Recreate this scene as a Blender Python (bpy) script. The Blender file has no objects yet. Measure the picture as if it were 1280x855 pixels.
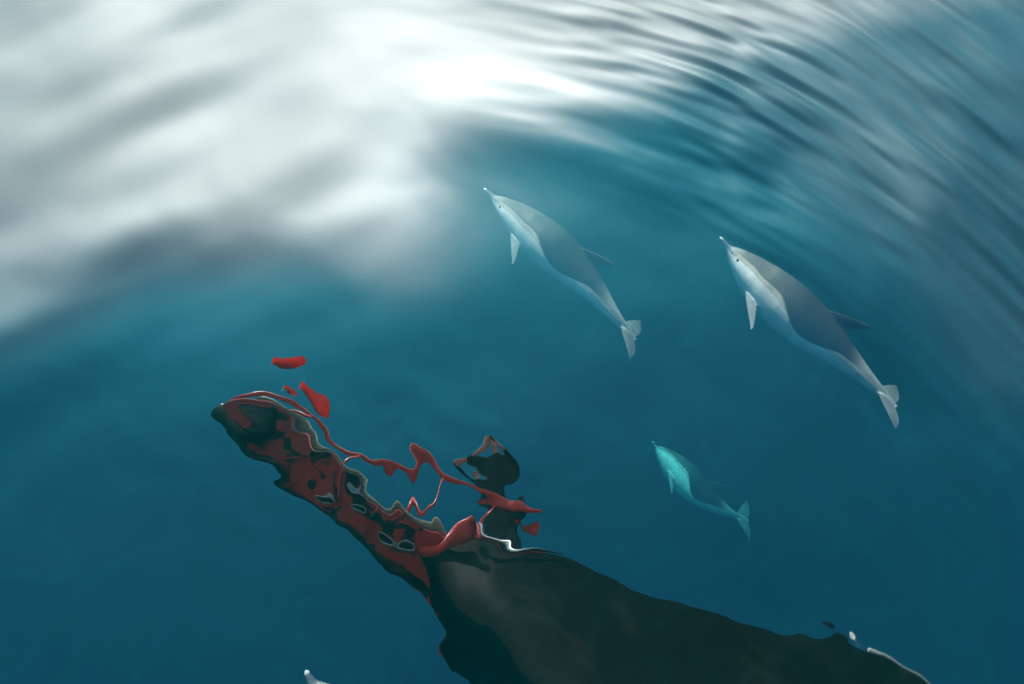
import bpy, bmesh, math, random
import numpy as np
from mathutils import Vector, Matrix, noise as mnoise

S = bpy.context.scene
COL = S.collection
random.seed(4)

# ---------------------------------------------------------------- camera
H = 5.2
cam_d = bpy.data.cameras.new('camera')
cam_d.lens = 24.0
cam_d.sensor_width = 36.0
cam_d.clip_start = 0.01
cam_d.clip_end = 9000
cam = bpy.data.objects.new('camera', cam_d)
COL.objects.link(cam)
cam.matrix_world = Matrix(((0.998612, 0.0, -0.052661, 0.0),
                           (-0.007771, 0.989051, -0.147369, 0.0),
                           (0.052085, 0.147574, 0.987679, H),
                           (0, 0, 0, 1)))
S.camera = cam

# ---------------------------------------------------------------- sky, sun, exposure
SUN_EL, SUN_AZ = math.radians(41), math.radians(-9)      # azimuth from +Y towards +X
world = bpy.data.worlds.new('World')
S.world = world
world.use_nodes = True
wn = world.node_tree
sky = wn.nodes.new('ShaderNodeTexSky')
sky.sky_type = 'NISHITA'
sky.sun_disc = False
sky.sun_elevation = SUN_EL
sky.sun_rotation = SUN_AZ
sky.air_density = 1.0
sky.dust_density = 8.0
sky.ozone_density = 6.0
wn.nodes['Background'].inputs['Strength'].default_value = 0.098
hue = wn.nodes.new('ShaderNodeMix')            # the print's teal grade of the open sky
hue.data_type = 'RGBA'
hue.blend_type = 'MULTIPLY'
hue.inputs['Factor'].default_value = 1.0
hue.inputs['B'].default_value = (0.15, 0.98, 1.06, 1)
wn.links.new(sky.outputs[0], hue.inputs['A'])
lum = wn.nodes.new('ShaderNodeRGBToBW')
wn.links.new(sky.outputs[0], lum.inputs[0])
haze = wn.nodes.new('ShaderNodeMapRange')       # towards the sun the haze is white
haze.interpolation_type = 'SMOOTHSTEP'
haze.inputs['From Min'].default_value = 3.0
haze.inputs['From Max'].default_value = 16.0
wn.links.new(lum.outputs[0], haze.inputs['Value'])
tone = wn.nodes.new('ShaderNodeMix')
tone.data_type = 'RGBA'
wn.links.new(haze.outputs[0], tone.inputs['Factor'])
wn.links.new(hue.outputs['Result'], tone.inputs['A'])
wn.links.new(sky.outputs[0], tone.inputs['B'])
wn.links.new(tone.outputs['Result'], wn.nodes['Background'].inputs['Color'])

sun_d = bpy.data.lights.new('sun', 'SUN')
sun_d.energy = 3.9
sun_d.angle = math.radians(0.53)
sun_d.color = (1.0, 0.95, 0.88)
sun = bpy.data.objects.new('sun', sun_d)
COL.objects.link(sun)
to_sun = Vector((math.sin(SUN_AZ) * math.cos(SUN_EL), math.cos(SUN_AZ) * math.cos(SUN_EL), math.sin(SUN_EL)))
sun.rotation_euler = to_sun.to_track_quat('Z', 'Y').to_euler()
sun.location = to_sun * 60

S.view_settings.view_transform = 'Standard'
S.view_settings.look = 'None'
S.view_settings.gamma = 1.0
S.view_settings.exposure = 0.58
S.view_settings.use_curve_mapping = False
S.cycles.use_denoising = True
S.cycles.denoising_input_passes = 'RGB'
S.cycles.max_bounces = 5
S.cycles.volume_bounces = 1
S.cycles.transparent_max_bounces = 12
S.cycles.sample_clamp_indirect = 6.0
S.cycles.use_adaptive_sampling = False


# ---------------------------------------------------------------- helpers
def put(name, me, mat=None, parent=None, smooth=True):
    o = bpy.data.objects.new(name, me)
    COL.objects.link(o)
    if mat is not None and not me.materials:
        for m in (mat if isinstance(mat, (list, tuple)) else [mat]):
            me.materials.append(m)
    if smooth:
        me.polygons.foreach_set('use_smooth', [True] * len(me.polygons))
    if parent is not None:
        o.parent = parent
    return o


def empty(name, loc=(0, 0, 0), rz=0.0):
    o = bpy.data.objects.new(name, None)
    COL.objects.link(o)
    o.location = loc
    o.rotation_euler = (0, 0, rz)
    o.empty_display_size = 0.2
    return o


def tag(o, label, cat, group=None):
    o['label'] = label
    o['category'] = cat
    if group:
        o['group'] = group
    return o


def mesh_of(verts, faces, name='mesh'):
    me = bpy.data.meshes.new(name)
    me.from_pydata([tuple(v) for v in verts], [], faces)
    me.update()
    return me


def bm_mesh(bm, name='mesh'):
    bmesh.ops.recalc_face_normals(bm, faces=bm.faces)
    me = bpy.data.meshes.new(name)
    bm.to_mesh(me)
    bm.free()
    return me


def tube_mesh(pts, radii, seg=10, flat=(1.0, 1.0), name='tube'):
    """A capped tube along a polyline."""
    pts = [Vector(p) for p in pts]
    if not isinstance(radii, (list, tuple)):
        radii = [radii] * len(pts)
    verts, faces = [], []
    t0 = (pts[1] - pts[0]).normalized()
    ref = Vector((0, 0, 1)) if abs(t0.z) < 0.9 else Vector((1, 0, 0))
    a = t0.cross(ref).normalized()
    for i, p in enumerate(pts):
        t = (pts[min(i + 1, len(pts) - 1)] - pts[max(i - 1, 0)]).normalized()
        a = (a - t * a.dot(t)).normalized()
        b = t.cross(a)
        for k in range(seg):
            an = 2 * math.pi * k / seg
            verts.append(p + (a * math.cos(an) * flat[0] + b * math.sin(an) * flat[1]) * radii[i])
    n = len(pts)
    for i in range(n - 1):
        for k in range(seg):
            faces.append((i * seg + k, i * seg + (k + 1) % seg, (i + 1) * seg + (k + 1) % seg, (i + 1) * seg + k))
    faces.append(tuple(range(seg - 1, -1, -1)))
    faces.append(tuple((n - 1) * seg + k for k in range(seg)))
    return mesh_of(verts, faces, name)


def smooth_path(pts, n=24):
    """Catmull-Rom through the points."""
    P = [Vector(p) for p in pts]
    P = [P[0] * 2 - P[1]] + P + [P[-1] * 2 - P[-2]]
    out = []
    m = len(P) - 3
    for i in range(n + 1):
        x = i / n * m
        k = min(int(x), m - 1)
        t = x - k
        a, b, c, d = P[k:k + 4]
        out.append(0.5 * ((2 * b) + (c - a) * t + (2 * a - 5 * b + 4 * c - d) * t * t + (3 * b - a - 3 * c + d) * t ** 3))
    return out


class N:
    """Tiny expression builder over shader math nodes."""
    tree = None

    def __init__(self, sock):
        self.s = sock

    @staticmethod
    def _m(op, *args):
        n = N.tree.nodes.new('ShaderNodeMath')
        n.operation = op
        for i, a in enumerate(args):
            if isinstance(a, N):
                N.tree.links.new(a.s, n.inputs[i])
            else:
                n.inputs[i].default_value = a
        return N(n.outputs[0])

    def __add__(self, o): return N._m('ADD', self, o)
    __radd__ = __add__
    def __sub__(self, o): return N._m('SUBTRACT', self, o)
    def __rsub__(self, o): return N._m('SUBTRACT', o, self)
    def __mul__(self, o): return N._m('MULTIPLY', self, o)
    __rmul__ = __mul__
    def __truediv__(self, o): return N._m('DIVIDE', self, o)
    def pow(self, o): return N._m('POWER', self, o)

    def ramp(self, a, b, lo=0.0, hi=1.0):
        n = N.tree.nodes.new('ShaderNodeMapRange')
        n.interpolation_type = 'SMOOTHSTEP'
        N.tree.links.new(self.s, n.inputs['Value'])
        n.inputs['From Min'].default_value = a
        n.inputs['From Max'].default_value = b
        n.inputs['To Min'].default_value = lo
        n.inputs['To Max'].default_value = hi
        return N(n.outputs[0])


def vec(x, y, z=0.0):
    n = N.tree.nodes.new('ShaderNodeCombineXYZ')
    for i, a in enumerate((x, y, z)):
        if isinstance(a, N):
            N.tree.links.new(a.s, n.inputs[i])
        else:
            n.inputs[i].default_value = a
    return n.outputs[0]


def noise(v, scale=1.0, detail=2.0, rough=0.5, dist=0.0):
    n = N.tree.nodes.new('ShaderNodeTexNoise')
    n.inputs['Scale'].default_value = scale
    n.inputs['Detail'].default_value = detail
    n.inputs['Roughness'].default_value = rough
    n.inputs['Distortion'].default_value = dist
    N.tree.links.new(v, n.inputs['Vector'])
    return N(n.outputs['Fac'])


def paint(name, col, rough=0.4, metal=0.0, var=0.12, scale=6.0, spec=0.5, bump=0.0):
    """Painted or plain material with slight uneven tone."""
    m = bpy.data.materials.new(name)
    m.use_nodes = True
    nt = m.node_tree
    N.tree = nt
    p = nt.nodes['Principled BSDF']
    tc = nt.nodes.new('ShaderNodeTexCoord')
    f = noise(tc.outputs['Object'], scale, 5, 0.6)
    mx = nt.nodes.new('ShaderNodeMix')
    mx.data_type = 'RGBA'
    nt.links.new(f.s, mx.inputs['Factor'])
    mx.inputs['A'].default_value = (*[c * (1 - var) for c in col], 1)
    mx.inputs['B'].default_value = (*[min(1, c * (1 + var)) for c in col], 1)
    nt.links.new(mx.outputs['Result'], p.inputs['Base Color'])
    p.inputs['Roughness'].default_value = rough
    p.inputs['Metallic'].default_value = metal
    p.inputs['Specular IOR Level'].default_value = spec
    if bump:
        b = nt.nodes.new('ShaderNodeBump')
        b.inputs['Strength'].default_value = 0.4
        b.inputs['Distance'].default_value = bump
        nt.links.new(noise(tc.outputs['Object'], scale * 6, 4).s, b.inputs['Height'])
        nt.links.new(b.outputs[0], p.inputs['Normal'])
    return m


# ---------------------------------------------------------------- the sea
F0 = 0.26
ROUGH = 0.65
SCAT, SCAT_D, SCAT_G = (0.001, 0.95, 1.0, 1), 0.024, 0.5
ABSO, ABSO_D = (0.0, 0.82, 0.82, 1), 0.26
STEM = (-0.66, -2.65)       # where the bow meets the water: wavelets spread in rings from here


def perlin(x, y, seed=0):
    """Vectorised 2-D gradient noise, about -0.7 .. 0.7, unit wavelength."""
    rng = np.random.RandomState(seed)
    perm = rng.permutation(512)
    ang = rng.rand(512) * 2 * np.pi
    gx, gy = np.cos(ang), np.sin(ang)
    xi, yi = np.floor(x).astype(np.int64), np.floor(y).astype(np.int64)
    xf, yf = x - xi, y - yi
    u, v = xf ** 3 * (xf * (xf * 6 - 15) + 10), yf ** 3 * (yf * (yf * 6 - 15) + 10)

    def g(ix, iy, fx, fy):
        h = perm[(perm[ix % 512] + iy) % 512]
        return gx[h] * fx + gy[h] * fy

    a, b = g(xi, yi, xf, yf), g(xi + 1, yi, xf - 1, yf)
    c, d = g(xi, yi + 1, xf, yf - 1), g(xi + 1, yi + 1, xf - 1, yf - 1)
    return (a + (b - a) * u) * (1 - v) + (c + (d - c) * u) * v


def npst(x, a, b):
    t = np.clip((x - a) / (b - a), 0, 1)
    return t * t * (3 - 2 * t)


def sea_shape(x, y):
    """Height of the water and roughness of its skin (capillary ripples too fine to model)."""
    dx, dy = x - STEM[0], y - STEM[1]
    r = np.hypot(dx, dy)
    th = np.arctan2(dx, dy)                 # 0 ahead, positive to starboard
    far = 1 - npst(r, 14, 30)
    starb = npst(th, -0.2, 0.5)
    quiet = npst(y, -1.3, 0.9)              # the hull shelters the water beside it
    ruffle = npst(r + 1.1 * th, 5.1, 7.2) * quiet
    # rings of wavelets spreading from the stem: short across, long along the ring
    rw = r + 0.16 * perlin(x * 0.5, y * 0.5, 3)
    tw = th + 0.05 * perlin(x * 0.9, y * 0.9, 4)
    patch = 0.45 + 0.9 * np.clip(perlin(x * 0.7 + 3, y * 0.7, 5) + 0.25, 0, 1)
    fine = perlin(rw * 6.0, tw * 7.0, 11) + 0.55 * perlin(rw * 11.0 + 5, tw * 11.0, 12)
    mid = perlin(rw * 2.6, tw * 3.4 + 9, 13)
    ac, al = -0.5 * x + 0.866 * y, 0.866 * x + 0.5 * y        # to port the swell crosses the rings
    port = perlin(ac * 1.0 + 0.25 * perlin(x, y, 41), al * 0.38, 42) + 0.45 * perlin(ac * 2.1, al * 0.8, 43)
    w = npst(th, -0.25, 0.2)
    broad = port * (1 - w) + w * perlin(rw * 1.05 + 4, tw * 2.4, 14)
    calm_d = 1 - 0.75 * npst((x + 0.79) * 0.93 + (y - 3.17) * 0.367, -0.9, 0.2) * (1 - npst(r + 1.1 * th, 5.0, 6.6))
    h = ruffle * (patch * fine * 0.046 * starb) + mid * npst(r, 3.8, 5.6) * quiet * (0.010 + 0.036 * starb) * calm_d + broad * 0.105 * calm_d * npst(r - 0.5 * np.minimum(th + 0.3, 0), 3.1, 4.9) * (0.4 + 0.6 * quiet)
    # long low swell
    h += 0.05 * npst(r, 2.6, 5.6) * perlin(x * 0.36 + 7, y * 0.5 + 2, 15)
    # low wave added to tilt the water away from the sun's hot spot
    h += 0.085 * (y - 2.35) * np.exp(-((x + 0.35) ** 2 / 0.45 + (y - 2.35) ** 2 / 0.40))
    # glassy water round the bow, livelier under the platform
    bow = np.exp(-(((x + 0.7) / 1.3) ** 2 + ((y + 0.25) / 0.75) ** 2))
    xw, yw = x + 0.35 * perlin(x * 0.9, y * 0.9, 21), y + 0.35 * perlin(x * 0.9, y * 0.9 + 5, 22)
    h += 0.012 * perlin(x * 1.1, y * 1.1, 16) + (0.0030 + 0.0022 * bow) * perlin(xw * 2.3 + yw, yw * 2.6, 17) + (0.0004 + 0.0015 * bow + 0.0009 * np.exp(-((x - 0.05) ** 2 + (y + 0.2) ** 2) / 0.16)) * perlin(xw * 5.5, yw * 5.5, 18)
    lee = npst((x + 0.79) * 0.93 + (y - 3.17) * 0.367, -1.0, 0.6) * (1 - npst(y - 0.25 * x, 1.9, 3.3))
    rough = ROUGH * npst(r + 0.6 * np.minimum(th, 0) - 1.2 * np.minimum(th + 0.45, 0) + 0.5 * perlin(x * 0.6, y * 0.6, 31), 3.05, 4.9) * (1 - 0.84 * lee) * npst(y + 0.35 * x, -2.2, 1.2)
    rough = np.maximum(rough, 0.33 * ruffle)
    # caustic light as noise lines, put into the colour the surface lets through
    xa, ya = x + 0.16 * perlin(x * 1.7, y * 1.7, 51), y + 0.16 * perlin(x * 1.7 + 9, y * 1.7, 52)
    l1 = np.exp(-(perlin(xa * 2.3, ya * 2.3, 53) / 0.08) ** 2)
    l2 = np.exp(-(perlin(xa * 3.6 + 4, ya * 3.6, 54) / 0.12) ** 2)
    lens = 0.88 + 0.19 * l1 + 0.05 * l2 + 0.26 * perlin(x * 1.2, y * 1.2, 55)
    return h * far, np.clip(rough, 0.0, 1.0), np.clip(lens, 0.6, 1.5) * far + 0.95 * (1 - far)


def sea_material():
    m = bpy.data.materials.new('sea_water')
    m.use_nodes = True
    nt = m.node_tree
    nt.nodes.clear()
    N.tree = nt
    out = nt.nodes.new('ShaderNodeOutputMaterial')
    lw = nt.nodes.new('ShaderNodeLayerWeight')
    lw.inputs['Blend'].default_value = 0.5
    fres = N(lw.outputs['Facing']).pow(5.0) * (1 - F0) + F0
    at = nt.nodes.new('ShaderNodeAttribute')
    at.attribute_name = 'ripple'
    gl = nt.nodes.new('ShaderNodeBsdfGlossy')
    gl.distribution = 'GGX'
    gl.inputs['Color'].default_value = (0.92, 0.99, 1.0, 1)
    nt.links.new(at.outputs['Fac'], gl.inputs['Roughness'])
    tr = nt.nodes.new('ShaderNodeBsdfTransparent')
    ln = nt.nodes.new('ShaderNodeAttribute')
    ln.attribute_name = 'lens'
    nt.links.new(ln.outputs['Color'], tr.inputs['Color'])  # painted caustics tint the light passing the surface, no refraction
    mix = nt.nodes.new('ShaderNodeMixShader')
    nt.links.new(fres.s, mix.inputs[0])
    nt.links.new(tr.outputs[0], mix.inputs[1])
    nt.links.new(gl.outputs[0], mix.inputs[2])
    nt.links.new(mix.outputs[0], out.inputs['Surface'])
    vs = nt.nodes.new('ShaderNodeVolumeScatter')
    vs.inputs['Color'].default_value = SCAT
    vs.inputs['Density'].default_value = SCAT_D
    vs.inputs['Anisotropy'].default_value = SCAT_G
    va = nt.nodes.new('ShaderNodeVolumeAbsorption')
    va.inputs['Color'].default_value = ABSO
    va.inputs['Density'].default_value = ABSO_D
    ad = nt.nodes.new('ShaderNodeAddShader')
    nt.links.new(vs.outputs[0], ad.inputs[0])
    nt.links.new(va.outputs[0], ad.inputs[1])
    nt.links.new(ad.outputs[0], out.inputs['Volume'])
    return m


def build_sea():
    def axis(lo, hi, step=0.015):
        core = list(np.arange(lo, hi, step))
        up, dn, st = [], [], step
        x = 0.0
        while x < 3500:
            st *= 1.16
            x += st
            up.append(core[-1] + x)
            dn.append(core[0] - x)
        return np.array(dn[::-1] + core + up)

    xs, ys = axis(-4.6, 5.6), axis(-2.6, 4.6)
    nx, ny = len(xs), len(ys)
    X, Y = np.meshgrid(xs, ys)
    Z, Rg, Ln = sea_shape(X, Y)
    V = np.stack([X, Y, Z], -1).reshape(-1, 3)
    idx = np.arange(nx * ny).reshape(ny, nx)
    quads = np.stack([idx[:-1, :-1], idx[:-1, 1:], idx[1:, 1:], idx[1:, :-1]], -1).reshape(-1, 4)
    ring = np.concatenate([idx[0, :], idx[1:, -1], idx[-1, -2::-1], idx[-2:0:-1, 0]])
    m = len(ring)
    b0 = len(V)
    low = V[ring].copy()
    low[:, 2] = -90.0
    V = np.concatenate([V, low])
    k = np.arange(m)
    k2 = (k + 1) % m
    sides = np.stack([ring[k2], ring[k], b0 + k, b0 + k2], -1)
    quads = np.concatenate([quads, sides])
    nq = len(quads)
    loops = np.concatenate([quads.reshape(-1), b0 + k[::-1]])
    me = bpy.data.meshes.new('sea')
    me.vertices.add(len(V))
    me.vertices.foreach_set('co', V.reshape(-1))
    me.loops.add(len(loops))
    me.loops.foreach_set('vertex_index', loops.astype(np.int32))
    me.polygons.add(nq + 1)
    me.polygons.foreach_set('loop_start', np.concatenate([np.arange(nq) * 4, [nq * 4]]).astype(np.int32))
    me.update(calc_edges=True)
    me.validate()
    at = me.attributes.new('ripple', 'FLOAT', 'POINT')
    at.data.foreach_set('value', np.concatenate([Rg.reshape(-1), np.full(m, 0.4)]).astype(np.float32))
    at = me.attributes.new('lens', 'FLOAT', 'POINT')
    at.data.foreach_set('value', np.concatenate([Ln.reshape(-1), np.full(m, 0.95)]).astype(np.float32))
    o = put('sea', me, sea_material())
    flag = np.ones(nq + 1, dtype=bool)
    flag[-(m + 1):] = False
    me.polygons.foreach_set('use_smooth', flag)
    o['kind'] = 'structure'
    o['label'] = 'deep teal sea with soft ripples and white sky glare'
    return o


build_sea()

# ---------------------------------------------------------------- the boat
M_HULL = paint('hull_paint', (0.012, 0.011, 0.010), 0.45, var=0.18, scale=1.6, spec=0.015)
M_RED = paint('red_paint', (0.85, 0.06, 0.045), 0.35, var=0.2, scale=5)
M_MAROON = paint('maroon_plate', (0.60, 0.03, 0.028), 0.45, var=0.3, scale=3)
M_BLACK = paint('black_steel', (0.02, 0.02, 0.022), 0.4, var=0.2)
M_GREY = paint('grey_rim', (0.42, 0.46, 0.5), 0.4, var=0.15)
M_BEIGE = paint('beige_timber', (0.42, 0.36, 0.27), 0.55, var=0.3, scale=4)
M_WHITE = paint('white_trim', (0.78, 0.79, 0.77), 0.35, var=0.06)
M_DECK = paint('deck_grey', (0.30, 0.31, 0.30), 0.6, var=0.15)
M_STEEL = paint('steel', (0.6, 0.6, 0.6), 0.25, metal=1.0, var=0.1)

DECK = 4.0
boat = empty('motor_boat', (-0.52, -1.5, 0.0), 0.0)
AX = math.atan2(0.582, -0.813)          # heading
boat.rotation_euler = (0, 0, AX)        # local +X = ahead, local +Y = port
tag(boat, 'dark grey boat with red bow platform, mirrored in the calm water', 'boat')
LOA = 16.0


PLAN_U = np.linspace(0, 17, 171)
PLAN_B = np.interp(PLAN_U, [0, 0.8, 1.5, 2.2, 2.9, 3.7, 4.5, 5.7, 7.5, 10, 17], [0, 0.32, 0.54, 0.68, 0.84, 1.12, 1.66, 2.16, 2.3, 2.38, 2.4])
PLAN_B = np.convolve(np.pad(PLAN_B, 6, mode='edge'), np.ones(13) / 13, 'valid')
PLAN_B -= PLAN_B[0]


def half_breadth(u, z):
    """u metres aft of the bow, z height: half breadth of the hull."""
    us = -0.28 + 2.9 * (1 - max(z, -0.6) / DECK) ** 1.15
    if u <= us:
        return 0.0
    q = u - us
    bd = 0.42 * (1 - math.exp(-q / 0.2)) + float(np.interp(q, PLAN_U, PLAN_B))
    f = 0.50 + 0.50 * max(0.0, z / DECK) ** 1.7
    if z < 0:
        f = 0.5 * (1 + z / 1.2) ** 0.5 if z > -1.2 else 0.0
    return max(0.0, bd * f) * (1 - 0.18 * max(0, (u - 9) / 7) ** 2)


def build_hull():
    zs = [-0.9, -0.5, -0.1] + [DECK * (k / 22) for k in range(1, 23)]
    nu = 90
    verts, faces = [], []
    for side in (1, -1):
        base = len(verts)
        for z in zs:
            us = -0.28 + 2.9 * (1 - max(z, -0.6) / DECK) ** 1.15
            for i in range(nu + 1):
                t = (i / nu) ** 2.2
                u = us + (LOA - us) * t
                verts.append((-u, side * half_breadth(u, z), z))
        w = nu + 1
        for j in range(len(zs) - 1):
            for i in range(nu):
                q = (base + j * w + i, base + j * w + i + 1, base + (j + 1) * w + i + 1, base + (j + 1) * w + i)
                faces.append(q if side == -1 else q[::-1])
    w = nu + 1
    top = (len(zs) - 1) * w
    half = len(zs) * w
    # transom and bottom
    faces.append(tuple([j * w + nu for j in range(len(zs))] + [half + j * w + nu for j in range(len(zs) - 1, -1, -1)]))
    for i in range(nu):
        faces.append((i, i + 1, half + i + 1, half + i))
    me = mesh_of(verts, faces, 'hull')
    bm = bmesh.new()
    bm.from_mesh(me)
    bmesh.ops.remove_doubles(bm, verts=bm.verts, dist=1e-4)
    me2 = bm_mesh(bm, 'hull')
    put('hull', me2, M_HULL, boat)
    # deck, a little below the sheer
    vv = [(-u, s * (half_breadth(u, DECK) - 0.03), DECK - 0.05) for s in (1, -1)
          for u in [-0.26 + (LOA + 0.2) * (i / 60) ** 2 for i in range(61)]]
    ff = [(i, i + 1, 61 + i + 1, 61 + i) for i in range(60)]
    bm = bmesh.new()
    bm.from_mesh(mesh_of(vv, ff))
    bmesh.ops.remove_doubles(bm, verts=bm.verts, dist=1e-4)
    put('deck', bm_mesh(bm, 'deck'), M_DECK, boat, smooth=False)


build_hull()


def sheer(u, side, dv=0.0, dz=0.0):
    return (-u, side * (half_breadth(u, DECK) + dv), DECK + dz)


for side, nm in ((-1, 'starboard'), (1, 'port')):
    us = [-0.2 + 1.3 * (i / 30) for i in range(31)]
    put('toe_rail', tube_mesh([sheer(u, side, 0.0, 0.03) for u in us], 0.045, 8), M_RED if side == -1 else M_BLACK, boat)
    us = [5.0 + 6.8 * (i / 20) for i in range(21)]
    put('white_toe_rail', tube_mesh([sheer(u, side, 0.01, 0.03) for u in us], 0.024, 8), M_WHITE, boat)

def worn(m, other, scale, lo, hi):
    nt = m.node_tree
    N.tree = nt
    p = nt.nodes['Principled BSDF']
    src = p.inputs['Base Color'].links[0].from_socket
    tc = nt.nodes.new('ShaderNodeTexCoord')
    f = noise(tc.outputs['Object'], scale, 4, 0.6).ramp(lo, hi)
    mx = nt.nodes.new('ShaderNodeMix')
    mx.data_type = 'RGBA'
    nt.links.new(f.s, mx.inputs['Factor'])
    nt.links.new(src, mx.inputs['A'])
    mx.inputs['B'].default_value = (*other, 1)
    nt.links.new(mx.outputs['Result'], p.inputs['Base Color'])


worn(M_MAROON, (0.02, 0.018, 0.018), 2.6, 0.50, 0.55)
worn(M_HULL, (0.026, 0.023, 0.019), 1.3, 0.5, 0.72)
# bow platform reaching ahead of the stem
PL = 3.55


def pw(a):          # half width of the platform a metres ahead of the bow
    return 0.37 - 0.15 * (a / PL)


vv, ff = [], []
for i in range(21):
    a = -0.25 + (PL + 0.25) * i / 20
    w = pw(max(a, 0)) * (1.0 if i < 19 else (0.86 if i == 19 else 0.5))
    for z in (DECK - 0.02, DECK - 0.13):
        vv += [(a, w, z), (a, -w, z)]
for i in range(20):
    b = i * 4
    ff += [(b, b + 4, b + 5, b + 1), (b + 2, b + 3, b + 7, b + 6), (b, b + 2, b + 6, b + 4), (b + 1, b + 5, b + 7, b + 3)]
ff += [(0, 1, 3, 2), (80, 82, 83, 81)]
bm = bmesh.new()
bm.from_mesh(mesh_of(vv, ff))
put('platform', bm_mesh(bm, 'platform'), M_MAROON, boat, smooth=False)

# edge beams of the platform
for side, mat, nm in ((-1, M_BEIGE, 'timber_edge_beam'), (1, M_BLACK, 'steel_edge_beam')):
    pts = [(a, side * (pw(a) + 0.05), DECK - 0.10) for a in [PL * 0.86 * i / 14 for i in range(15)]]
    put(nm, tube_mesh(pts, 0.038 if side == -1 else 0.055, 8, (1.0, 1.0)), mat, boat)
# black nose of the platform
put('platform_nose', tube_mesh(smooth_path([(2.75, 0.05, DECK - 0.17), (3.2, 0.06, DECK - 0.14), (3.62, 0.0, DECK - 0.07)], 10), [0.2] * 6 + [0.22, 0.22, 0.2, 0.16, 0.07], 12, (1.0, 0.45)), M_BLACK, boat)
# pale oval rims on the underside; black discs stand in for dark openings
for a, v, sx, sy in ((0.55, 0.10, 0.17, 0.075), (1.15, -0.08, 0.15, 0.065), (1.75, 0.06, 0.13, 0.055)):
    loop = [(a + sx * math.cos(t), v + sy * math.sin(t), DECK - 0.145) for t in [2 * math.pi * i / 28 for i in range(29)]]
    r = put('oval_rim', tube_mesh(loop, 0.016, 8), M_GREY, boat)
    disc = mesh_of([(p[0], p[1], DECK - 0.136) for p in loop[:-1]], [tuple(range(28))])
    put('oval_dark_disc', disc, M_BLACK, r, smooth=False)
# cross beams
for a in (0.85, 1.62, 2.3):
    put('cross_beam', tube_mesh([(a, pw(a), DECK - 0.15), (a, -pw(a), DECK - 0.15)], 0.035, 8), M_MAROON, boat)

# red handrails along both sides of the platform
for side in (-1, 1):
    fl = 2.4 if side == -1 else 0.6
    top = [(-0.9, side * 0.98, DECK + 0.95), (-0.3, side * (0.66 + 0.1 * fl), DECK + 0.98), (0.44, side * (0.56 + 0.1 * fl), DECK + 0.98), (1.4, side * (0.47 + 0.1 * fl), DECK + 0.95),
           (2.1, side * (0.36 + 0.05 * fl), DECK + 0.9), (2.75, side * (0.30 + 0.06 * fl), DECK + 0.8), (3.45, side * 0.22, DECK + 0.62), (3.55, 0.0, DECK + 0.6)]
    hr = put('handrail', tube_mesh(smooth_path(top, 40), 0.068, 10), M_RED, boat)
    for a in (-0.3, 0.6, 1.7, 2.7):
        k = min(range(len(top)), key=lambda q: abs(top[q][0] - a))
        sp = min(smooth_path(top, 80), key=lambda p: abs(p.x - a))
        foot = (a, side * (pw(max(a, 0)) if a > -0.2 else half_breadth(-a, DECK)), DECK - 0.03)
        put('stanchion', tube_mesh([foot, tuple(sp)], 0.028, 8), M_RED, boat)
# red anchor bracket where the platform meets the bow
put('anchor_bracket', tube_mesh([(-0.15, -0.62, DECK - 0.2), (-0.02, -0.36, DECK - 0.28), (0.22, 0.02, DECK - 0.30)], [0.07, 0.075, 0.06], 10), M_RED, boat)
put('bow_highlight_strip', tube_mesh([(-0.25, -0.60, DECK - 0.12), (-0.75, -0.80, DECK - 0.14), (-1.3, -0.98, DECK - 0.16)], [0.03, 0.035, 0.025], 8), M_STEEL, boat)  # steel strip added to make the white highlights at the bow
# wheelhouse far aft
bm = bmesh.new()
bmesh.ops.create_cube(bm, size=1.0, matrix=Matrix.Translation((-9.5, 0, DECK + 1.2)) @ Matrix.Diagonal((4.5, 3.4, 2.5, 1)))
bmesh.ops.bevel(bm, geom=bm.edges[:], offset=0.15, segments=2, affect='EDGES')
put('wheelhouse', bm_mesh(bm), M_WHITE, boat)
for k in range(4):
    y = -1.2 + 0.8 * k
    bm = bmesh.new()
    bmesh.ops.create_cube(bm, size=1.0, matrix=Matrix.Translation((-7.24, y, DECK + 1.6)) @ Matrix.Diagonal((0.06, 0.62, 0.7, 1)))
    put('window', bm_mesh(bm), M_BLACK, boat, smooth=False)

M_CLOTH = paint('red_cloth', (0.9, 0.10, 0.08), 0.8, var=0.15)
_nt = M_CLOTH.node_tree
_tl = _nt.nodes.new('ShaderNodeBsdfTranslucent')
_tl.inputs['Color'].default_value = (0.95, 0.13, 0.10, 1)
_ms = _nt.nodes.new('ShaderNodeMixShader')
_ms.inputs[0].default_value = 0.85
_nt.links.new(_nt.nodes['Principled BSDF'].outputs[0], _ms.inputs[1])
_nt.links.new(_tl.outputs[0], _ms.inputs[2])
_nt.links.new(_ms.outputs[0], _nt.nodes['Material Output'].inputs['Surface'])

# ---------------------------------------------------------------- pennants on canted staffs, added for loose red bits of rail reflection
FW = Vector((-0.813, 0.582, 0))
SB = Vector((0.582, 0.813, 0))
BOW = Vector((-0.52, -1.5, 0))


def bp(a, v, z):            # boat coordinates: a ahead of bow, v to starboard, z up
    return BOW + FW * a + SB * v + Vector((0, 0, z))


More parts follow.
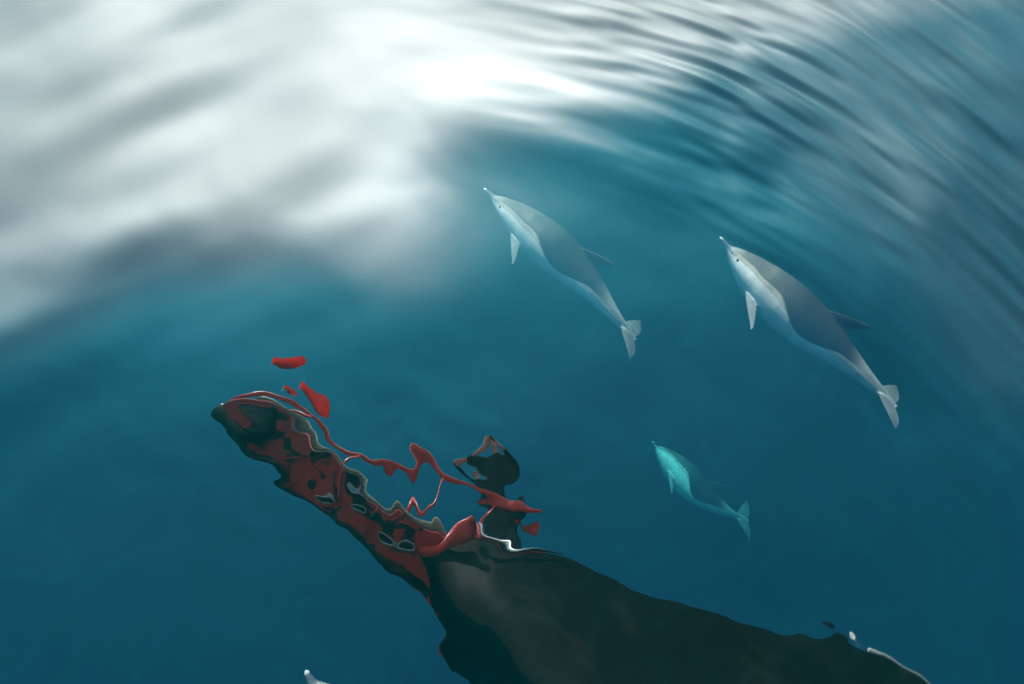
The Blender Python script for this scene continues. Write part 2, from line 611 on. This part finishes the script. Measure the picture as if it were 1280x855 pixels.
def added_pennant(foot, tip, length, width, ang, label):
    root = empty('added_pennant', foot)
    tag(root, label, 'added_pennant', 'red cloths added for loose bits of rail reflection')
    foot, tip = Vector(foot), Vector(tip)
    put('staff', tube_mesh([(0, 0, 0), tip - foot], [0.004, 0.003], 6), M_GREY, root)
    d = Vector((math.cos(ang), math.sin(ang), -0.25)).normalized()
    s = (tip - foot).normalized()
    w = d.cross(Vector((0, 0, 1))).normalized()
    vv, ff = [], []
    n = 12
    for i in range(n + 1):
        t = i / n
        wd = width * (1 - 0.35 * t) * math.sin(math.pi * (0.10 + 0.84 * t)) ** 0.7 * (0.8 + 0.3 * math.sin(3 + 6 * t))
        for e in (-0.5, 0.5):
            p = (tip - foot) + d * length * t + w * (e * wd) + Vector((0, 0, 0.05 * math.sin(7 * t + e * 2)))
            for h in (0.004, -0.004):
                vv.append(p + Vector((0, 0, h)))
    for i in range(n):
        b = i * 4
        ff += [(b, b + 2, b + 6, b + 4), (b + 1, b + 5, b + 7, b + 3), (b, b + 4, b + 5, b + 1), (b + 2, b + 3, b + 7, b + 6)]
    ff += [(0, 1, 3, 2), (4 * n, 4 * n + 2, 4 * n + 3, 4 * n + 1)]
    put('flag', mesh_of(vv, ff), M_CLOTH, root)
    return root


added_pennant(bp(3.3, 0.3, DECK + 0.62), bp(3.95, 1.08, DECK + 1.15), 0.60, 0.34, math.radians(-25), 'broad red cloth added for a loose piece of rail reflection, farthest off the platform tip')
added_pennant(bp(2.85, 0.33, DECK + 0.75), bp(3.1, 0.90, DECK + 1.1), 0.78, 0.32, math.radians(-48), 'long red cloth added for a loose piece of rail reflection, beside the platform rail')
added_pennant(bp(3.1, 0.3, DECK + 0.68), bp(3.3, 0.70, DECK + 1.05), 0.38, 0.22, math.radians(-50), 'short red cloth added for a loose piece of rail reflection, close to the platform rail')

# ---------------------------------------------------------------- the photographer leaning over the rail
M_JACKET = paint('dark_jacket', (0.022, 0.024, 0.028), 0.75, var=0.25, scale=9)
M_TROUSERS = paint('dark_trousers', (0.03, 0.035, 0.045), 0.8, var=0.25, scale=9)
M_FLESH = paint('skin', (0.74, 0.42, 0.32), 0.5, var=0.1, scale=12)
M_HAIR = paint('brown_hair', (0.05, 0.03, 0.02), 0.6, var=0.3, scale=30)
M_SHOE = paint('shoe', (0.04, 0.04, 0.04), 0.6)


def skin_body(joints, edges, root):
    names = list(joints)
    me = bpy.data.meshes.new('body')
    me.from_pydata([joints[n][0] for n in names], [(names.index(a), names.index(b)) for a, b in edges], [])
    o = bpy.data.objects.new('tmp', me)
    COL.objects.link(o)
    o.modifiers.new('skin', 'SKIN')
    sv = me.skin_vertices[0].data
    for i, n in enumerate(names):
        rr = joints[n][1]
        sv[i].radius = rr if isinstance(rr, tuple) else (rr, rr)
        sv[i].use_root = (n == root)
    sub = o.modifiers.new('sub', 'SUBSURF')
    sub.levels = sub.render_levels = 2
    dg = bpy.context.evaluated_depsgraph_get()
    out = bpy.data.meshes.new_from_object(o.evaluated_get(dg))
    bpy.data.objects.remove(o)
    return out


def photographer():
    J = {'pelvis': ((0.36, -1.34, 4.84), (0.19, 0.16)), 'waist': ((0.31, -1.12, 5.14), (0.19, 0.15)), 'chest': ((0.20, -0.72, 5.41), (0.22, 0.16)),
         'upper': ((0.13, -0.42, 5.48), (0.20, 0.14)), 'neck': ((0.06, -0.22, 5.52), 0.06), 'skull': ((0.00, -0.06, 5.55), 0.095), 'crown': ((-0.04, 0.06, 5.58), 0.09)}
    E = [('pelvis', 'waist'), ('waist', 'chest'), ('chest', 'upper'), ('upper', 'neck'), ('neck', 'skull'), ('skull', 'crown')]
    for sd, n in ((-1, 'l'), (1, 'r')):
        J.update({n + 'hip': ((0.36 + 0.10 * sd, -1.40 - 0.03 * sd, 4.76), 0.085), n + 'knee': ((0.36 + 0.13 * sd, -1.52, 4.38), 0.058), n + 'ankle': ((0.38 + 0.13 * sd, -1.66, 4.05), 0.042),
                  n + 'toe': ((0.33 + 0.13 * sd, -1.48, 3.99), 0.035),
                  n + 'shoulder': ((0.13 + 0.20 * sd, -0.40 + 0.04 * sd, 5.47), 0.085), n + 'elbow': ((0.02 + 0.30 * sd, -0.15 + 0.04 * sd, 5.41), 0.06),
                  n + 'wrist': ((0.12 * sd, 0.0, 5.30), 0.045), n + 'palm': ((0.085 * sd, 0.05, 5.30), (0.030, 0.018)), n + 'knuckle': ((0.07 * sd, 0.085, 5.29), (0.032, 0.014))})
        E += [('pelvis', n + 'hip'), (n + 'hip', n + 'knee'), (n + 'knee', n + 'ankle'), (n + 'ankle', n + 'toe'), ('upper', n + 'shoulder'), (n + 'shoulder', n + 'elbow'), (n + 'elbow', n + 'wrist'),
              (n + 'wrist', n + 'palm'), (n + 'palm', n + 'knuckle')]
    me = skin_body(J, E, 'pelvis')
    org = Vector((0.38, -1.6, DECK - 0.05))
    root = empty('person', org)
    tag(root, 'person in dark clothes leaning over the red bow rail to photograph dolphins', 'person')
    bmx = bmesh.new()
    bmx.from_mesh(me)
    for i in range(5):                                  # fingers closed on the camera body, thumb from the side of the palm
        for sd in (-1, 1):
            base = Vector((0.072 * sd, 0.085 - 0.017 * i, 5.285)) if i < 4 else Vector((0.085 * sd, 0.035, 5.31))
            ln = (0.060, 0.066, 0.062, 0.050, 0.048)[i]
            mid = base + Vector((-0.35 * sd * ln, 0.30 * ln, -0.30 * ln)) if i < 4 else base + Vector((-0.3 * sd * ln, -0.25 * ln, 0.35 * ln))
            end = mid + Vector((-0.55 * sd * ln, -0.10 * ln, 0.15 * ln))
            t = tube_mesh([base, mid, end, end + (end - mid) * 0.15], [0.0095, 0.0088, 0.0075, 0.004], 8)
            bmx.from_mesh(t)
    bmesh.ops.translate(bmx, verts=bmx.verts, vec=-org)
    me2 = bm_mesh(bmx, 'person')
    for m in (M_JACKET, M_TROUSERS, M_FLESH, M_SHOE):
        me2.materials.append(m)
    el = [Vector(J[n + 'elbow'][0]) for n in 'lr']
    wr = [Vector(J[n + 'wrist'][0]) for n in 'lr']
    for p in me2.polygons:
        c = p.center + org
        k = 0
        if c.z < 4.10:
            k = 3
        elif c.z < 4.93 and c.y < -1.15:
            k = 1
        if c.y > -0.26 and abs(c.x - 0.0) < 0.13 and c.z > 5.45:
            k = 2                                       # neck and head
        for a, b in zip(el, wr):
            t = (c - a).dot(b - a) / (b - a).length_squared
            if t > 0.15 and (c - (a + (b - a) * min(t, 1))).length < 0.12 and c.z < 5.49:
                k = 2                                   # bare forearms and hands
        p.material_index = k
    put('body', me2, None, root)
    # hair over the crown and the back of the head
    bm = bmesh.new()
    bmesh.ops.create_uvsphere(bm, u_segments=18, v_segments=12, radius=0.099)
    bmesh.ops.delete(bm, geom=[v for v in bm.verts if v.co.z < -0.02], context='VERTS')
    for v in bm.verts:
        v.co *= 1 + 0.05 * mnoise.noise(v.co * 40)
    h = put('hair', bm_mesh(bm), M_HAIR, root)
    h.location = Vector((-0.02, 0.0, 5.585)) - org
    return root


photographer()
# the camera in the hands
cm = empty('camera_body', (0.0, 0.04, 5.25))
tag(cm, 'black camera held out over the water by the leaning person', 'camera')
bm = bmesh.new()
bmesh.ops.create_cube(bm, size=1.0, matrix=Matrix.Translation((0, 0.0, 0.055)) @ Matrix.Diagonal((0.135, 0.095, 0.05, 1)))
bmesh.ops.bevel(bm, geom=bm.edges[:], offset=0.012, segments=2, affect='EDGES')
put('housing', bm_mesh(bm), M_BLACK, cm)
bm = bmesh.new()
bmesh.ops.create_cone(bm, cap_ends=True, segments=28, radius1=0.036, radius2=0.033, depth=0.05, matrix=Matrix.Translation((0, -0.005, 0.008)))
put('lens_barrel', bm_mesh(bm), M_BLACK, cm)

# ---------------------------------------------------------------- dolphins
LUT_S = [0.0, 0.004, 0.012, 0.03, 0.055, 0.068, 0.078, 0.092, 0.11, 0.14, 0.19, 0.26, 0.34, 0.42, 0.50, 0.58, 0.66, 0.74, 0.82, 0.88, 0.93, 0.97, 1.0]
LUT_T = [0.002, .010, .015, .018, .023, .029, .044, .060, .078, .102, .135, .168, .188, .192, .182, .160, .130, .098, .068, .050, .037, .022, .010]   # up from axis
LUT_B = [0.002, .008, .011, .014, .020, .030, .042, .056, .071, .094, .128, .165, .190, .196, .182, .150, .115, .084, .060, .045, .034, .020, .010]   # down
LUT_W = [0.002, .014, .020, .024, .030, .037, .049, .062, .080, .104, .138, .170, .190, .193, .180, .152, .116, .080, .049, .033, .023, .018, .012]   # sideways


def lut(s, L):
    return float(np.interp(s, LUT_S, L))


def fin_mesh(profile, thick, seg=8):
    """profile: list of (origin, chord vector, thickness scale) rows from root to tip; a rounded blade."""
    vv, ff = [], []
    for (o, c, k) in profile:
        o, c = Vector(o), Vector(c)
        nrm = k[1]
        for i in range(seg):
            t = i / (seg - 1)
            vv.append(o + c * t + nrm * (thick * k[0] * math.sin(math.pi * min(1, t ** 0.7)) * 1.0 + 0.001))
        for i in range(seg - 2, 0, -1):
            t = i / (seg - 1)
            vv.append(o + c * t - nrm * (thick * k[0] * math.sin(math.pi * min(1, t ** 0.7)) + 0.001))
    w = 2 * seg - 2
    n = len(profile)
    for j in range(n - 1):
        for i in range(w):
            ff.append((j * w + i, j * w + (i + 1) % w, (j + 1) * w + (i + 1) % w, (j + 1) * w + i))
    ff.append(tuple(range(w - 1, -1, -1)))
    ff.append(tuple((n - 1) * w + i for i in range(w)))
    return vv, ff


def rest_dolphin():
    """Two-metre dolphin at rest: beak tip at x = 0, tail notch at x = -2 (local), z up, y to its left. Returns a remeshed mesh."""
    L = 2.0
    bm = bmesh.new()

    def add(vv, ff):
        vs = [bm.verts.new(v) for v in vv]
        for f in ff:
            bm.faces.new([vs[i] for i in f])

    rows, seg = 110, 32
    vv, ff = [], []
    for j in range(rows + 1):
        s = (j / rows)
        s = s * s * (0.35) + s * 0.65
        T, B, W = lut(s, LUT_T), lut(s, LUT_B), lut(s, LUT_W)
        for k in range(seg):
            a = 2 * math.pi * k / seg
            c, sn = math.cos(a), math.sin(a)
            vv.append((-s * L, W * c, (T if sn > 0 else B) * sn))
    for j in range(rows):
        for k in range(seg):
            ff.append((j * seg + k, j * seg + (k + 1) % seg, (j + 1) * seg + (k + 1) % seg, (j + 1) * seg + k))
    ff.append(tuple(range(seg - 1, -1, -1)))
    ff.append(tuple(rows * seg + k for k in range(seg)))
    add(vv, ff)
    # dorsal fin
    prof = []
    for i in range(13):
        t = i / 12
        z = 0.13 + 0.185 * t
        lead = -0.46 * L - 0.27 * t - 0.12 * t * t
        chord = 0.36 * (1 - t) ** 0.8 + 0.02
        back = 0.05 * math.sin(math.pi * t)
        prof.append(((lead, 0, z), (-(chord - back), 0, -0.03 * t), (1 - 0.75 * t, Vector((0, 1, 0)))))
    add(*fin_mesh(prof, 0.026))
    # flippers
    for sd in (1, -1):
        prof = []
        for i in range(12):
            t = i / 11
            o = Vector((-0.215 * L - 0.17 * t - 0.05 * t * t, sd * (0.10 + 0.19 * t), -0.085 - 0.13 * t))
            chord = 0.15 * (1 - 0.45 * t) * (1 - t ** 3) ** 0.5 + 0.012
            nrm = Vector((0, -sd * 0.17, 0.25)).normalized()
            prof.append((o, Vector((-chord, sd * 0.03, -0.01)), (1 - 0.7 * t, Vector((0, sd * 0.56, 0.83)))))
        add(*fin_mesh(prof, 0.020))
    # flukes
    for sd in (1, -1):
        prof = []
        for i in range(13):
            t = i / 12
            o = Vector((-0.885 * L - 0.215 * t ** 1.35, sd * (0.0 + 0.27 * t), 0.0))
            trail = -0.988 * L - 0.05 * math.sin(math.pi * t) - 0.02 * t * t
            chord = max(0.012, o.x - trail)
            prof.append((o, Vector((-chord, 0, 0)), (1 - 0.75 * t, Vector((0, 0, 1)))))
        add(*fin_mesh(prof, 0.02))
    bmesh.ops.recalc_face_normals(bm, faces=bm.faces)
    me = bpy.data.meshes.new('dolphin_rest')
    bm.to_mesh(me)
    bm.free()
    o = bpy.data.objects.new('tmp', me)
    COL.objects.link(o)
    rm = o.modifiers.new('r', 'REMESH')
    rm.mode = 'VOXEL'
    rm.voxel_size = 0.0085
    sm = o.modifiers.new('s', 'SMOOTH')
    sm.factor = 0.5
    sm.iterations = 3
    dg = bpy.context.evaluated_depsgraph_get()
    out = bpy.data.meshes.new_from_object(o.evaluated_get(dg))
    bpy.data.objects.remove(o)
    return out


def lerp3(a, b, t):
    return tuple(a[i] + (b[i] - a[i]) * t for i in range(3))


def sst(x, a, b):
    t = max(0.0, min(1.0, (x - a) / (b - a)))
    return t * t * (3 - 2 * t)


def pigment(x, y, z):
    """Skin colour of a common dolphin by place on the resting body."""
    s = -x / 2.0
    dark, mid, cream, white, tail = (0.036, 0.032, 0.024), (0.17, 0.152, 0.118), (0.56, 0.50, 0.39), (0.92, 0.90, 0.84), (0.30, 0.29, 0.27)
    T, B, W = lut(min(max(s, 0), 1), LUT_T), lut(min(max(s, 0), 1), LUT_B), lut(min(max(s, 0), 1), LUT_W)
    n1 = mnoise.noise(Vector((x * 6, y * 6, z * 6))) * 0.10
    zr = z / max(T if z > 0 else B, 0.01) + n1          # -1 belly .. 1 back
    # crossing hourglass: cape dips to a V below the dorsal fin
    cape_lo = 0.50 - 0.80 * math.exp(-((s - 0.50) / 0.13) ** 2)
    if s < 0.2:
        cape_lo = 0.50 + (0.2 - s) * 1.0
    belly_hi = 0.14 + 0.14 * math.exp(-((s - 0.20) / 0.12) ** 2) - 0.30 * math.exp(-((s - 0.52) / 0.09) ** 2) - 0.2 * sst(s, 0.6, 0.9)
    flank = lerp3(cream, lerp3(tail, white, 0.35), sst(s, 0.42, 0.56))
    c = lerp3(white, flank, sst(zr, belly_hi - 0.035, belly_hi + 0.035))
    cape = lerp3(mid, dark, sst(s, 0.20, 0.46))
    cape = lerp3(cape, tail, sst(s, 0.66, 0.80))
    c = lerp3(c, cape, sst(zr, cape_lo - 0.03, cape_lo + 0.04))
    # head: pale melon, dark beak with pale tip, dark line from mouth to eye
    if s < 0.125:
        c = lerp3(lerp3(mid, white, 0.25 if z > 0 else 0.8), c, sst(s, 0.075, 0.125))
    if s < 0.07:
        c = lerp3((0.16, 0.16, 0.17), c, sst(s, 0.055, 0.07)) if z > -0.004 else lerp3(c, white, 0.3)
    if s < 0.018:
        c = lerp3((0.75, 0.74, 0.70), c, sst(s, 0.010, 0.018))
    if 0.01 < s < 0.085 and abs(z + 0.003 - s * 0.05) < 0.004:
        c = (0.05, 0.05, 0.055)
    # fins
    out = (y / max(W, .01)) ** 2 + (z / max(T if z > 0 else B, .01)) ** 2
    if z > 0.06 and out > 1.2 and 0.4 < s < 0.8 and abs(y) < 0.06:
        c = (0.018, 0.017, 0.015)
    if abs(y) > 0.1 and z < -0.05 and out > 1.12 and 0.18 < s < 0.5:
        c = lerp3((0.34, 0.34, 0.33), (0.24, 0.24, 0.23), sst(abs(y), 0.2, 0.36))
    if abs(y) > W + 0.01 and s > 0.88:
        c = lerp3((0.17, 0.165, 0.15), (0.10, 0.098, 0.09), sst(abs(y), 0.1, 0.26))
    k = 1 + 0.16 * mnoise.noise(Vector((x * 9, y * 14, z * 14))) + 0.10 * mnoise.noise(Vector((x * 25, y * 40, z * 40)))
    return (c[0] * k, c[1] * k, c[2] * k)


def skin_material():
    m = bpy.data.materials.new('dolphin_skin')
    m.use_nodes = True
    nt = m.node_tree
    N.tree = nt
    p = nt.nodes['Principled BSDF']
    at = nt.nodes.new('ShaderNodeAttribute')
    at.attribute_name = 'pigment'
    nt.links.new(at.outputs['Color'], p.inputs['Base Color'])
    p.inputs['Roughness'].default_value = 0.5
    p.inputs['Specular IOR Level'].default_value = 0.15
    return m


M_SKIN = skin_material()
M_EYE = paint('eye_dark', (0.012, 0.012, 0.014), 0.15)
REST = rest_dolphin()
nv = len(REST.vertices)
RC = np.empty(nv * 3)
REST.vertices.foreach_get('co', RC)
RC = RC.reshape(-1, 3)
PIG = np.array([(*pigment(*c), 1.0) for c in RC])


def dolphin(spine, length, roll, label, girth=1.06):
    """spine: world points from beak tip to tail notch."""
    n = 60
    path = smooth_path(spine, n)
    P = np.array([tuple(p) for p in path])
    seg = np.linalg.norm(np.diff(P, axis=0), axis=1)
    cum = np.concatenate([[0], np.cumsum(seg)])
    total = cum[-1]
    k = total / 2.0                                    # body scale along the spine
    T = np.gradient(P, axis=0)
    T /= np.linalg.norm(T, axis=1)[:, None]
    up = np.array([0, 0, 1.0])
    # roll may be one angle or (head, tail)
    r0, r1 = roll if isinstance(roll, tuple) else (roll, roll)
    u = np.clip(-RC[:, 0] / 2.0, -0.02, 1.06) * total

    def at(arr, q):
        res = np.stack([np.interp(q, cum, arr[:, i]) for i in range(3)], 1)
        over = q > total
        res[over] += (q[over] - total)[:, None] * T[-1] if arr is P else 0
        return res

    C, D = at(P, u), at(T, u)
    D /= np.linalg.norm(D, axis=1)[:, None]
    left = np.cross(up, -D)
    left /= np.linalg.norm(left, axis=1)[:, None]
    top = np.cross(-D, left)
    rr = np.radians(r0 + (r1 - r0) * np.clip(u / total, 0, 1))[:, None]
    l2 = left * np.cos(rr) + top * np.sin(rr)
    t2 = top * np.cos(rr) - left * np.sin(rr)
    V = C + l2 * (RC[:, 1:2] * k * girth) + t2 * (RC[:, 2:3] * k * girth)
    org = P[int(n * 0.4)]
    root = empty('dolphin', tuple(org))
    tag(root, label, 'dolphin', 'dolphins riding the bow wave')
    me = REST.copy()
    me.vertices.foreach_set('co', (V - org).reshape(-1))
    ca = me.color_attributes.new('pigment', 'FLOAT_COLOR', 'POINT')
    ca.data.foreach_set('color', PIG.reshape(-1))
    me.update()
    put('body', me, M_SKIN, root)
    for sd in (1, -1):
        q = np.array([0.115 * total])
        c, d = at(P, q)[0], at(T, q)[0]
        lf = np.cross(up, -d)
        lf /= np.linalg.norm(lf)
        tp = np.cross(-d, lf)
        a = math.radians(r0)
        lf2, tp2 = lf * math.cos(a) + tp * math.sin(a), tp * math.cos(a) - lf * math.sin(a)
        e = c + lf2 * sd * 0.081 * k + tp2 * 0.004 * k - org
        bm = bmesh.new()
        bmesh.ops.create_uvsphere(bm, u_segments=10, v_segments=6, radius=0.013 * k)
        eo = put('eye', bm_mesh(bm), M_EYE, root)
        eo.location = tuple(e)
    return root


dolphin([(0.063, 2.18, -0.42), (0.23, 2.035, -0.46), (0.48, 1.83, -0.50), (0.74, 1.60, -0.50), (0.985, 1.33, -0.50), (1.21, 1.07, -0.56), (1.405, 0.89, -0.66)],
        2.0, (56, 40), 'pale grey dolphin swimming nearer to the red bow platform reflection')
dolphin([(2.055, 1.72, -0.28), (2.175, 1.60, -0.33), (2.42, 1.36, -0.38), (2.72, 1.09, -0.40), (3.04, 0.79, -0.42), (3.36, 0.50, -0.46), (3.61, 0.285, -0.50)],
        2.1, (55, 38), 'dolphin with dark pointed dorsal fin and white flank under rippled water')
dolphin([(2.37, 0.02, -4.00), (2.52, -0.15, -4.05), (2.82, -0.46, -4.10), (3.16, -0.78, -4.15), (3.50, -0.98, -4.20), (3.74, -1.07, -4.25)],
        1.9, (98, 30), 'faint turquoise dolphin swimming deep below the others', 1.25)
dolphin([(-1.29, -1.68, -0.35), (-1.22, -1.82, -0.40), (-1.02, -2.1, -0.46), (-0.78, -2.45, -0.50), (-0.5, -2.78, -0.52), (-0.2, -3.1, -0.55), (0.0, -3.3, -0.58)],
        2.0, 15, 'dolphin showing only its pale beak tip beside the dark hull reflection')
